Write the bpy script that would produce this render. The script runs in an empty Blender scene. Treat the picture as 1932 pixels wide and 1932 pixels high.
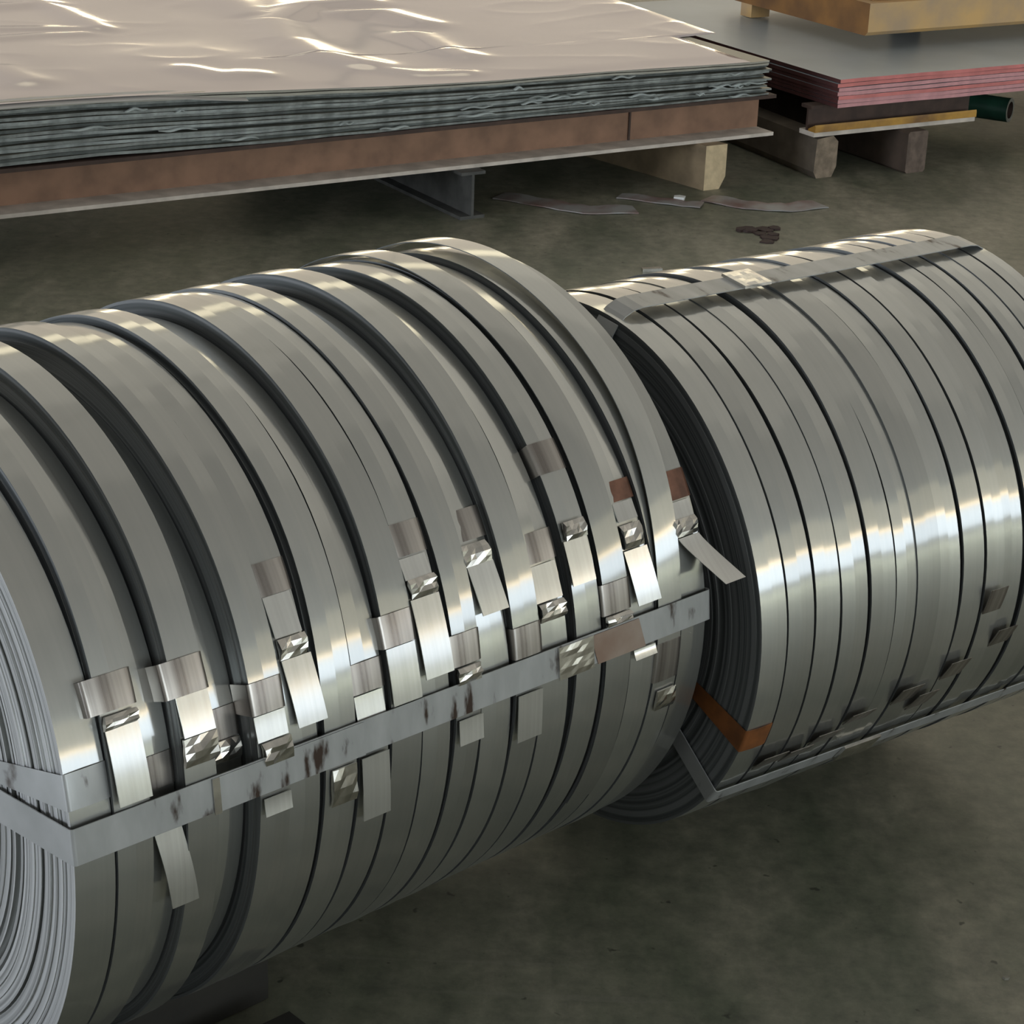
import bpy, math, random
from mathutils import Vector, Matrix, noise
random.seed(7)
PI = math.pi
S = bpy.context.scene
COL = S.collection
cos, sin, rad = math.cos, math.sin, math.radians

# ------------------------------------------------------------------ camera, world, exposure
cam_d = bpy.data.cameras.new('camera')
cam_d.sensor_width = 36.0
cam_d.lens = 36.0 * 2.1
cam_d.clip_end = 200
cam = bpy.data.objects.new('camera', cam_d)
COL.objects.link(cam)
PITCH, ROLL = 0.39313, 0.03784
fw = Vector((0, cos(PITCH), -sin(PITCH)))
up0 = Vector((0, sin(PITCH), cos(PITCH)))
rt0 = Vector((1, 0, 0))
rt = rt0 * cos(ROLL) + up0 * sin(ROLL)
up = up0 * cos(ROLL) - rt0 * sin(ROLL)
cam.matrix_world = Matrix(((rt.x, up.x, -fw.x, 0), (rt.y, up.y, -fw.y, 0), (rt.z, up.z, -fw.z, 1.5), (0, 0, 0, 1)))
S.camera = cam

w = bpy.data.worlds.new('world')
S.world = w
w.use_nodes = True
w.node_tree.nodes['Background'].inputs[0].default_value = (0.75, 0.85, 1.0, 1)
w.node_tree.nodes['Background'].inputs[1].default_value = 0.6

S.view_settings.view_transform = 'Standard'
S.view_settings.look = 'None'
S.view_settings.gamma = 1.0
S.view_settings.use_curve_mapping = False
S.view_settings.exposure = 0.0

# luminances of the hall's panes, inferred openings and added glows alike
L_DOOR = (2.0, 2.25, 2.5)
L_WARM_STRIP = (7.0, 5.2, 2.8)
L_BACK = (0.76, 0.66, 0.53)
L_CLERE = (2.2, 1.95, 1.4)
L_ROOF = (0.235, 0.23, 0.21)
L_LEFT = (15.0, 16.2, 17.5)
L_RIGHT = (0.62, 0.58, 0.45)
L_FRONT = (4.9, 5.4, 5.5)
L_ROOF_BACK = (0.62, 0.585, 0.51)

# unseen lamps added for a bright pool on the floor right of the bundles
def added_pool_lamp(name, loc, size, power, spread, col):
    d = bpy.data.lights.new(name, 'AREA'); d.shape = 'DISK'; d.size = size; d.energy = power; d.spread = rad(spread); d.color = col
    o = bpy.data.objects.new(name, d); COL.objects.link(o); o.location = loc
added_pool_lamp('added_pool_lamp', (6.2, 0.6, 8.2), 1.6, 400, 62, (0.93, 1.0, 0.98))
added_pool_lamp('added_pool_lamp', (10.5, 0.0, 8.2), 1.6, 330, 70, (0.95, 0.98, 1.0))
added_pool_lamp('added_pool_lamp', (7.4, 5.5, 8.2), 1.6, 260, 62, (0.95, 1.0, 0.97))

# ------------------------------------------------------------------ materials
def mat(name):
    m = bpy.data.materials.new(name)
    m.use_nodes = True
    nt = m.node_tree
    b = nt.nodes['Principled BSDF']
    return m, nt, b

def simple(name, col, rough=0.5, metal=0.0, var=0.15, scale=8.0, bump=0.0, col2=None, spec=None):
    m, nt, b = mat(name)
    tc = nt.nodes.new('ShaderNodeTexCoord')
    n = nt.nodes.new('ShaderNodeTexNoise')
    n.inputs['Scale'].default_value = scale
    n.inputs['Detail'].default_value = 6
    nt.links.new(tc.outputs['Object'], n.inputs['Vector'])
    r = nt.nodes.new('ShaderNodeValToRGB')
    c2 = col2 or tuple(c * (1 - 2 * var) for c in col)
    r.color_ramp.elements[0].position = 0.35
    r.color_ramp.elements[1].position = 0.65
    r.color_ramp.elements[0].color = (*c2, 1)
    r.color_ramp.elements[1].color = (*col, 1)
    nt.links.new(n.outputs['Fac'], r.inputs['Fac'])
    nt.links.new(r.outputs['Color'], b.inputs['Base Color'])
    b.inputs['Roughness'].default_value = rough
    b.inputs['Metallic'].default_value = metal
    if spec is not None:
        b.inputs['Specular IOR Level'].default_value = spec
    if bump:
        bp = nt.nodes.new('ShaderNodeBump')
        bp.inputs['Strength'].default_value = bump
        bp.inputs['Distance'].default_value = 0.004
        nt.links.new(n.outputs['Fac'], bp.inputs['Height'])
        nt.links.new(bp.outputs['Normal'], b.inputs['Normal'])
    return m

def steel_mat(name, c1, c2, r1, r2, streak=(240, 0.7, 0.7), tint=0.10, wide=0.52, wmix=0.42):
    """rolled strip: fine streaks run round the coil, tone differs a little from coil to coil"""
    m, nt, b = mat(name)
    L = nt.links
    tc = nt.nodes.new('ShaderNodeTexCoord')
    mp = nt.nodes.new('ShaderNodeMapping')
    mp.inputs['Scale'].default_value = streak
    L.new(tc.outputs['Object'], mp.inputs['Vector'])
    n = nt.nodes.new('ShaderNodeTexNoise')
    n.inputs['Scale'].default_value = 1.0
    n.inputs['Detail'].default_value = 4
    L.new(mp.outputs['Vector'], n.inputs['Vector'])
    r = nt.nodes.new('ShaderNodeValToRGB')
    r.color_ramp.elements[0].position = 0.3
    r.color_ramp.elements[1].position = 0.7
    r.color_ramp.elements[0].color = (*c1, 1)
    r.color_ramp.elements[1].color = (*c2, 1)
    L.new(n.outputs['Fac'], r.inputs['Fac'])
    oi = nt.nodes.new('ShaderNodeObjectInfo')
    mr = nt.nodes.new('ShaderNodeMapRange')
    mr.inputs['To Min'].default_value = 1 - tint
    mr.inputs['To Max'].default_value = 1 + tint
    L.new(oi.outputs['Random'], mr.inputs['Value'])
    mx = nt.nodes.new('ShaderNodeVectorMath')
    mx.operation = 'SCALE'
    L.new(r.outputs['Color'], mx.inputs[0])
    L.new(mr.outputs['Result'], mx.inputs['Scale'])
    L.new(mx.outputs['Vector'], b.inputs['Base Color'])
    rr = nt.nodes.new('ShaderNodeMapRange')
    rr.inputs['To Min'].default_value = r1
    rr.inputs['To Max'].default_value = r2
    L.new(n.outputs['Fac'], rr.inputs['Value'])
    L.new(rr.outputs['Result'], b.inputs['Roughness'])
    b.inputs['Metallic'].default_value = 1.0
    g = nt.nodes.new('ShaderNodeBsdfAnisotropic')          # wide lobe of the dull zinc surface
    L.new(mx.outputs['Vector'], g.inputs['Color'])
    g.inputs['Roughness'].default_value = wide
    ms = nt.nodes.new('ShaderNodeMixShader')
    ms.inputs[0].default_value = wmix
    L.new(b.outputs[0], ms.inputs[1]); L.new(g.outputs[0], ms.inputs[2])
    L.new(ms.outputs[0], nt.nodes['Material Output'].inputs['Surface'])
    return m

M = {}
M['steel'] = steel_mat('rolled_steel', (0.535, 0.545, 0.53), (0.563, 0.570, 0.552), 0.10, 0.13)
M['strip'] = steel_mat('steel_strip_end', (0.68, 0.68, 0.66), (0.76, 0.76, 0.74), 0.12, 0.20, tint=0.10)
M['tie'] = steel_mat('tie_band_steel', (0.24, 0.215, 0.20), (0.52, 0.49, 0.465), 0.22, 0.36, streak=(120, 1.2, 1.2))
M['seal'] = simple('crimped_seal_metal', (0.80, 0.78, 0.74), 0.22, 1.0, 0.12, 60)
M['rust_tie'] = simple('brown_rusted_band', (0.22, 0.105, 0.07), 0.42, 0.35, 0.25, 40)
M['orange_tie'] = simple('orange_rusted_band', (0.20, 0.068, 0.016), 0.6, 0.1, 0.22, 40)

# cut edges of the wound strip: rings
def edge_mat(name, c1, c2, metal):
    m, nt, b = mat(name)
    L = nt.links
    tc = nt.nodes.new('ShaderNodeTexCoord')
    sx = nt.nodes.new('ShaderNodeSeparateXYZ')
    L.new(tc.outputs['Object'], sx.inputs[0])
    vm = nt.nodes.new('ShaderNodeCombineXYZ')
    L.new(sx.outputs['Y'], vm.inputs['Y'])
    L.new(sx.outputs['Z'], vm.inputs['Z'])
    ln = nt.nodes.new('ShaderNodeVectorMath')
    ln.operation = 'LENGTH'
    L.new(vm.outputs[0], ln.inputs[0])
    mu = nt.nodes.new('ShaderNodeMath')
    mu.operation = 'MULTIPLY'
    mu.inputs[1].default_value = 130
    L.new(ln.outputs['Value'], mu.inputs[0])
    n1 = nt.nodes.new('ShaderNodeTexNoise')
    n1.noise_dimensions = '1D'
    n1.inputs['Scale'].default_value = 1.0
    n1.inputs['Detail'].default_value = 5
    L.new(mu.outputs[0], n1.inputs['W'])
    r = nt.nodes.new('ShaderNodeValToRGB')
    r.color_ramp.elements[0].position = 0.36
    r.color_ramp.elements[1].position = 0.62
    r.color_ramp.elements[0].color = (*c1, 1)
    r.color_ramp.elements[1].color = (*c2, 1)
    L.new(n1.outputs['Fac'], r.inputs['Fac'])
    L.new(r.outputs['Color'], b.inputs['Base Color'])
    b.inputs['Metallic'].default_value = metal
    b.inputs['Roughness'].default_value = 0.42
    return m
M['edge'] = edge_mat('strip_edges', (0.26, 0.265, 0.27), (0.55, 0.56, 0.575), 0.5)
M['edge2'] = edge_mat('shaded_strip_edges', (0.085, 0.095, 0.10), (0.20, 0.21, 0.22), 0.4)  # darker copy: shade between coils and on the right bundle's end put into colour

# galvanised bundling strap with dark stains
m, nt, b = mat('strap_steel')
L = nt.links
tc = nt.nodes.new('ShaderNodeTexCoord')
n1 = nt.nodes.new('ShaderNodeTexNoise')
n1.inputs['Scale'].default_value = 1.0
n1.inputs['Detail'].default_value = 5
mp = nt.nodes.new('ShaderNodeMapping')
mp.inputs['Scale'].default_value = (46, 14, 14)
L.new(tc.outputs['Object'], mp.inputs['Vector'])
L.new(mp.outputs['Vector'], n1.inputs['Vector'])
r = nt.nodes.new('ShaderNodeValToRGB')
e = r.color_ramp.elements
e[0].position = 0.31
e[0].color = (0.05, 0.032, 0.024, 1)
e[1].position = 0.385
e[1].color = (0.36, 0.37, 0.375, 1)
x = e.new(0.75)
x.color = (0.46, 0.47, 0.48, 1)
L.new(n1.outputs['Fac'], r.inputs['Fac'])
L.new(r.outputs['Color'], b.inputs['Base Color'])
b.inputs['Metallic'].default_value = 0.5
b.inputs['Roughness'].default_value = 0.42
M['strap'] = m

# worn, greenish concrete floor
m, nt, b = mat('worn_concrete_floor')
L = nt.links
tc = nt.nodes.new('ShaderNodeTexCoord')
n1 = nt.nodes.new('ShaderNodeTexNoise')
n1.inputs['Scale'].default_value = 2.6
n1.inputs['Detail'].default_value = 9
n1.inputs['Roughness'].default_value = 0.62
n2 = nt.nodes.new('ShaderNodeTexNoise')
n2.inputs['Scale'].default_value = 26
n2.inputs['Detail'].default_value = 8
n2.inputs['Roughness'].default_value = 0.7
mp = nt.nodes.new('ShaderNodeMapping')
mp.inputs['Rotation'].default_value = (0, 0, 0.5)
mp.inputs['Scale'].default_value = (2.2, 0.8, 1)
L.new(tc.outputs['Object'], mp.inputs['Vector'])
L.new(mp.outputs['Vector'], n1.inputs['Vector'])
L.new(tc.outputs['Object'], n2.inputs['Vector'])
r = nt.nodes.new('ShaderNodeValToRGB')
e = r.color_ramp.elements
e[0].position = 0.30
e[0].color = (0.090, 0.106, 0.074, 1)
e[1].position = 0.72
e[1].color = (0.28, 0.265, 0.21, 1)
x = e.new(0.5)
x.color = (0.165, 0.168, 0.128, 1)
L.new(n1.outputs['Fac'], r.inputs['Fac'])
r2 = nt.nodes.new('ShaderNodeValToRGB')
r2.color_ramp.elements[0].position = 0.3
r2.color_ramp.elements[0].color = (0.62, 0.62, 0.62, 1)
r2.color_ramp.elements[1].position = 0.72
r2.color_ramp.elements[1].color = (1.25, 1.22, 1.18, 1)
L.new(n2.outputs['Fac'], r2.inputs['Fac'])
mx = nt.nodes.new('ShaderNodeMixRGB')
mx.blend_type = 'MULTIPLY'
mx.inputs[0].default_value = 1.0
L.new(r.outputs['Color'], mx.inputs[1])
L.new(r2.outputs['Color'], mx.inputs[2])
col = mx.outputs[0]
for rot, sc, ps in ((0.9, (1.2, 26, 1), 0.70), (-0.5, (0.9, 30, 1), 0.715), (2.1, (1.5, 22, 1), 0.71)):        # long faint scuffs and drag marks
    mq = nt.nodes.new('ShaderNodeMapping')
    mq.inputs['Rotation'].default_value = (0, 0, rot)
    mq.inputs['Scale'].default_value = sc
    L.new(tc.outputs['Object'], mq.inputs['Vector'])
    n3 = nt.nodes.new('ShaderNodeTexNoise')
    n3.inputs['Scale'].default_value = 1.0
    n3.inputs['Detail'].default_value = 3
    L.new(mq.outputs['Vector'], n3.inputs['Vector'])
    r3 = nt.nodes.new('ShaderNodeMapRange')
    r3.inputs['From Min'].default_value = ps - .02
    r3.inputs['From Max'].default_value = ps + .03
    r3.inputs['To Max'].default_value = 0.16
    L.new(n3.outputs['Fac'], r3.inputs['Value'])
    m3 = nt.nodes.new('ShaderNodeMixRGB')
    m3.inputs[2].default_value = (0.26, 0.25, 0.21, 1)
    L.new(r3.outputs['Result'], m3.inputs[0])
    L.new(col, m3.inputs[1])
    col = m3.outputs[0]
n4 = nt.nodes.new('ShaderNodeTexNoise')                                                   # dark specks
n4.inputs['Scale'].default_value = 45
n4.inputs['Detail'].default_value = 2
L.new(tc.outputs['Object'], n4.inputs['Vector'])
r4 = nt.nodes.new('ShaderNodeMapRange')
r4.inputs['From Min'].default_value = 0.70
r4.inputs['From Max'].default_value = 0.75
r4.inputs['To Max'].default_value = 0.7
L.new(n4.outputs['Fac'], r4.inputs['Value'])
m4 = nt.nodes.new('ShaderNodeMixRGB')
m4.inputs[2].default_value = (0.03, 0.03, 0.024, 1)
L.new(r4.outputs['Result'], m4.inputs[0])
L.new(col, m4.inputs[1])
L.new(m4.outputs[0], b.inputs['Base Color'])
rr = nt.nodes.new('ShaderNodeMapRange')
rr.inputs['To Min'].default_value = 0.34
rr.inputs['To Max'].default_value = 0.62
L.new(n1.outputs['Fac'], rr.inputs['Value'])
L.new(rr.outputs['Result'], b.inputs['Roughness'])
b.inputs['Specular IOR Level'].default_value = 0.35
bp = nt.nodes.new('ShaderNodeBump')
bp.inputs['Strength'].default_value = 0.12
bp.inputs['Distance'].default_value = 0.003
L.new(n2.outputs['Fac'], bp.inputs['Height'])
L.new(bp.outputs['Normal'], b.inputs['Normal'])
M['floor'] = m

M['wall'] = simple('painted_wall', (0.50, 0.49, 0.46), 0.8, 0, 0.06, 0.5)
M['ceil'] = simple('roof_sheet', (0.55, 0.55, 0.53), 0.7, 0, 0.05, 0.5)

def emit(name, col):
    m = bpy.data.materials.new(name)
    m.use_nodes = True
    nt = m.node_tree
    nt.nodes.remove(nt.nodes['Principled BSDF'])
    em = nt.nodes.new('ShaderNodeEmission')
    em.inputs[0].default_value = (*col, 1)
    em.inputs[1].default_value = 1.0
    nt.links.new(em.outputs[0], nt.nodes['Material Output'].inputs[0])
    return m
M['e_door'] = emit('daylit_doorway', L_DOOR)
M['e_warm_strip'] = emit('added_warm_strip', L_WARM_STRIP)  # strip added for the warm line in the coil highlight
M['e_back'] = emit('daylit_glass_back', L_BACK)
M['e_clere'] = emit('daylit_clerestory_glass', L_CLERE)
M['e_left'] = emit('daylit_glass_left', L_LEFT)
M['e_right'] = emit('added_upper_glow_right', L_RIGHT)  # unseen glow added for the soft ramp above the coil highlight
M['e_low_glow'] = emit('added_low_glow_back', (6.0, 5.0, 3.3))  # unseen glow added for bright streaks on the film
M['e_front'] = emit('added_glow_front', L_FRONT)  # unseen glow added to brighten surfaces turned to the front right
for k_, t_ in enumerate((0.0, .12, .36, .7, 1.0)):                # added roof glow, graded brighter to the back for the steel's reflections
    M['e_roof%d' % k_] = emit('added_roof_glow', tuple(a + (b_ - a) * t_ for a, b_ in zip(L_ROOF, L_ROOF_BACK)))

M['plate_edge'] = simple('sheet_cut_edge', (0.27, 0.29, 0.28), 0.45, 0.5, 0.24, 30)
M['plate_edge_d'] = simple('dark_sheet_cut_edge', (0.12, 0.135, 0.13), 0.5, 0.4, 0.24, 30)
M['plate_edge_l'] = simple('light_sheet_cut_edge', (0.36, 0.39, 0.385), 0.42, 0.4, 0.24, 30)
M['plate_pale'] = simple('pale_sheet_edge', (0.44, 0.42, 0.36), 0.45, 0.1, 0.12, 12)
M['plate_face'] = simple('sheet_face', (0.30, 0.295, 0.25), 0.4, 0.6, 0.08, 6)
M['film'] = simple('lilac_protective_film', (0.50, 0.43, 0.44), 0.12, 0, 0.05, 2.0, spec=0.6)
M['white_film'] = simple('torn_film_scrap', (0.50, 0.55, 0.55), 0.4, 0, 0.1, 20)
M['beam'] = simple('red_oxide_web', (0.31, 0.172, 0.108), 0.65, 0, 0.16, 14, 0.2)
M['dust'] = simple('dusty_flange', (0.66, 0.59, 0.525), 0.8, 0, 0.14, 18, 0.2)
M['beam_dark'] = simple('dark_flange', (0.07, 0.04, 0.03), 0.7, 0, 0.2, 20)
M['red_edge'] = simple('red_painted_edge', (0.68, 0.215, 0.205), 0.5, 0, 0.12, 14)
M['red_side'] = simple('shaded_maroon_side', (0.07, 0.016, 0.016), 0.7, 0, 0.2, 14)  # shade on the left ends of the red sheets put into the colour
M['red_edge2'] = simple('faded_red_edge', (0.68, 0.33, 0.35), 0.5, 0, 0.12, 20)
M['bluegrey'] = simple('blue_grey_sheet_face', (0.36, 0.41, 0.45), 0.4, 0.2, 0.08, 3)
M['yellow'] = simple('yellow_paint', (0.50, 0.27, 0.045), 0.5, 0, 0.25, 12, 0.1, col2=(0.20, 0.10, 0.03))
M['ochre'] = simple('ochre_rusted_plate', (0.64, 0.40, 0.16), 0.6, 0, 0.2, 7, 0.15, col2=(0.44, 0.31, 0.19))
M['brown'] = simple('brown_plate_side', (0.26, 0.12, 0.03), 0.6, 0, 0.2, 7, 0.15, col2=(0.13, 0.06, 0.02))
M['green'] = simple('green_painted_pipe', (0.018, 0.07, 0.045), 0.45, 0, 0.2, 15)
M['pipe_end'] = simple('pipe_cut_end', (0.26, 0.25, 0.21), 0.5, 0.3, 0.2, 30)
M['wood'] = simple('pale_wood', (0.34, 0.255, 0.16), 0.8, 0, 0.18, 16, 0.4)
M['wood_end'] = simple('pale_wood_end_grain', (0.66, 0.52, 0.33), 0.8, 0, 0.12, 40, 0.3)
M['wood2'] = simple('weathered_wood', (0.155, 0.125, 0.095), 0.85, 0, 0.2, 14, 0.5)
M['wood2_end'] = simple('weathered_wood_end_grain', (0.29, 0.225, 0.165), 0.85, 0, 0.22, 40, 0.4)
M['wood3'] = simple('dark_wood', (0.09, 0.062, 0.046), 0.85, 0, 0.2, 14, 0.5)
M['wood3_end'] = simple('dark_wood_end_grain', (0.17, 0.125, 0.10), 0.85, 0, 0.2, 40, 0.4)
M['skid'] = simple('black_timber', (0.018, 0.016, 0.012), 0.8, 0, 0.2, 18, 0.4)  # near-black timber colour
M['debris'] = simple('dark_red_brown_scale', (0.035, 0.015, 0.012), 0.7, 0, 0.2, 60, 0.3)
M['offcut'] = simple('scrap_strip', (0.34, 0.34, 0.34), 0.45, 0.3, 0.3, 9, col2=(0.20, 0.11, 0.095))
M['support'] = simple('grimy_steel', (0.10, 0.10, 0.095), 0.7, 0.2, 0.2, 18)
M['white'] = simple('white_scrap', (0.75, 0.76, 0.76), 0.5, 0, 0.05, 9)
M['label'] = simple('brown_stained_patch', (0.36, 0.30, 0.255), 0.5, 0.35, 0.1, 14, col2=(0.25, 0.17, 0.13))

# ------------------------------------------------------------------ mesh helpers
class MB:
    def __init__(self):
        self.v = []; self.f = []; self.mi = []; self.sm = []
    def quad(self, a, b, c, d, mi=0, smooth=False):
        i = len(self.v); self.v += [a, b, c, d]
        self.f.append((i, i + 1, i + 2, i + 3)); self.mi.append(mi); self.sm.append(smooth)
    def grid(self, rows, mi=0, smooth=True, closed=False, flip=False):
        """rows: list of equally long point lists"""
        i0 = len(self.v); n = len(rows[0])
        for r_ in rows: self.v += r_
        R = len(rows)
        for j in range(R if closed else R - 1):
            j2 = (j + 1) % R
            for k in range(n - 1):
                q = (i0 + j * n + k, i0 + j * n + k + 1, i0 + j2 * n + k + 1, i0 + j2 * n + k)
                self.f.append(q[::-1] if flip else q); self.mi.append(mi); self.sm.append(smooth)
    def box(self, o, ax, ay, az, mi=0, faces=None):
        """o corner, ax ay az edge vectors (right-handed)"""
        o, ax, ay, az = Vector(o), Vector(ax), Vector(ay), Vector(az)
        p = [o, o + ax, o + ax + ay, o + ay]; q = [a + az for a in p]
        m_ = lambda k: faces.get(k, mi) if faces else mi
        self.quad(p[3], p[2], p[1], p[0], m_('bottom')); self.quad(q[0], q[1], q[2], q[3], m_('top'))
        self.quad(p[0], p[1], q[1], q[0], m_('front')); self.quad(p[1], p[2], q[2], q[1], m_('right'))
        self.quad(p[2], p[3], q[3], q[2], m_('back')); self.quad(p[3], p[0], q[0], q[3], m_('left'))
    def prism(self, poly, axis, mi=0, mi_end=None):
        """closed polygon of points extruded by axis"""
        axis = Vector(axis); n = len(poly); P = [Vector(p) for p in poly]
        for k in range(n):
            a, b_ = P[k], P[(k + 1) % n]
            self.quad(a, b_, b_ + axis, a + axis, mi)
        i = len(self.v); self.v += P; self.f.append(tuple(range(i + n - 1, i - 1, -1))); self.mi.append(mi if mi_end is None else mi_end); self.sm.append(False)
        i = len(self.v); self.v += [p + axis for p in P]; self.f.append(tuple(range(i, i + n))); self.mi.append(mi if mi_end is None else mi_end); self.sm.append(False)
    def build(self, name, mats, parent=None, loc=None, merge=True):
        me = bpy.data.meshes.new(name)
        me.from_pydata([tuple(p) for p in self.v], [], self.f)
        for m_ in (mats if isinstance(mats, (list, tuple)) else [mats]): me.materials.append(m_)
        me.polygons.foreach_set('material_index', self.mi)
        me.polygons.foreach_set('use_smooth', self.sm)
        me.update()
        o = bpy.data.objects.new(name, me); COL.objects.link(o)
        if parent: o.parent = parent
        if loc is not None: o.location = loc
        return o

def tag(o, label=None, cat=None, group=None, kind=None):
    if label: o['label'] = label
    if cat: o['category'] = cat
    if group: o['group'] = group
    if kind: o['kind'] = kind
    return o

def empty(name, loc, rz=0.0):
    o = bpy.data.objects.new(name, None); COL.objects.link(o)
    o.location = loc; o.rotation_euler = (0, 0, rz); o.empty_display_size = 0.05
    return o

ORD = ['first', 'second', 'third', 'fourth', 'fifth', 'sixth', 'seventh', 'eighth', 'ninth', 'tenth', 'eleventh', 'twelfth', 'thirteenth', 'fourteenth', 'fifteenth', 'sixteenth']
def lerp(a, b, t): return a + (b - a) * t
def sstep(t):
    t = max(0.0, min(1.0, t)); return t * t * (3 - 2 * t)

# ------------------------------------------------------------------ the hall
XL, XR, YF, YB, H = -14.0, 26.0, -12.0, 18.0, 8.5
f = MB(); f.quad((XL, YF, 0), (XR, YF, 0), (XR, YB, 0), (XL, YB, 0))
tag(f.build('floor', M['floor']), kind='structure')
f = MB(); f.box((XL, YF, H), (XR - XL, 0, 0), (0, YB - YF, 0), (0, 0, 0.2))
tag(f.build('ceiling', M['ceil']), kind='structure')
f = MB(); f.box((XL, YB, 0), (XR - XL, 0, 0), (0, 0.2, 0), (0, 0, H)); tag(f.build('wall_back', M['wall']), kind='structure')
f = MB(); f.box((XL, YF - 0.2, 0), (XR - XL, 0, 0), (0, 0.2, 0), (0, 0, H)); tag(f.build('wall_front', M['wall']), kind='structure')
f = MB(); f.box((XL - 0.2, YF, 0), (0.2, 0, 0), (0, YB - YF, 0), (0, 0, H)); tag(f.build('wall_left', M['wall']), kind='structure')
f = MB(); f.box((XR, YF, 0), (0.2, 0, 0), (0, YB - YF, 0), (0, 0, H)); tag(f.build('wall_right', M['wall']), kind='structure')
wn = [0]
def window(axis, pos, a0, a1, z0, z1, m, bars=4):
    """pane + frame + bars on a wall; axis 'x' wall at x=pos, 'y' wall at y=pos"""
    wn[0] += 1
    f = MB(); g = MB()
    def P(a, z, d):
        s_ = -1 if pos > 0 else 1
        return Vector((pos + s_ * d, a, z)) if axis == 'x' else Vector((a, pos + s_ * d, z))
    f.quad(P(a0, z0, .02), P(a1, z0, .02), P(a1, z1, .02), P(a0, z1, .02))
    def bar(b0, b1, c0, c1):
        p = [P(b0, c0, .01), P(b1, c0, .01), P(b1, c1, .01), P(b0, c1, .01)]
        g.prism(p, P(0, 0, .08) - P(0, 0, 0.0))
    t = 0.05
    bar(a0 - t, a1 + t, z0 - t, z0); bar(a0 - t, a1 + t, z1, z1 + t)
    for k in range(bars + 1):
        a = lerp(a0, a1, k / bars); bar(a - t / 2, a + t / 2, z0, z1)
    o = f.build('window_%d' % wn[0], m); tag(o, kind='structure')
    g.build('window_frame', M['ceil'], o)
window('x', XR, -10.5, 8.5, 0.05, 3.0, M['e_door'], 3)
window('x', XR, -10.5, 8.5, 3.12, 3.42, M['e_warm_strip'], 3)  # added warm strip above the door
window('x', XR, -10.5, 8.5, 3.6, 7.6, M['e_right'], 3)  # added upper glow
window('y', YB, -4.0, 5.0, 0.05, 0.9, M['e_low_glow'], 2)  # added low glow, mirrored by the film
window('y', YB, -8.0, 12.0, 1.0, 6.0, M['e_back'], 3)
window('y', YB, -8.0, 12.0, 6.3, 7.9, M['e_clere'], 4)
window('x', XL, -10.0, 2.0, 1.0, 4.0, M['e_left'], 6)
window('y', YF, 5.0, 25.0, 0.8, 6.0, M['e_front'], 6)  # added glow behind the camera
for k in range(8):                                   # added glowing roof panels, the ones towards the back wall brighter
    x0 = XL + .05 + k * 4.98
    for y0, y1, m_ in ((YF + .1, 0.0, M['e_roof0']), (.04, 4.0, M['e_roof1']), (4.04, 8.0, M['e_roof2']), (8.04, 12.5, M['e_roof3']), (12.54, YB - .1, M['e_roof4'])):
        wn[0] += 1
        f = MB(); f.quad((x0, y0, H - .02), (x0, y1, H - .02), (x0 + 4.94, y1, H - .02), (x0 + 4.94, y0, H - .02))
        tag(f.build('window_%d' % wn[0], m_), kind='structure')

# ------------------------------------------------------------------ coil bundles
R1, R2, RB = 0.3681, 0.3411, 0.19
A1, A2 = 0.75430, 0.64252
C1 = Vector((-0.6344, 1.93155, R1 + 0.060))
C2 = Vector((0.08694, 2.49423, R2 + 0.0577))

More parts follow.
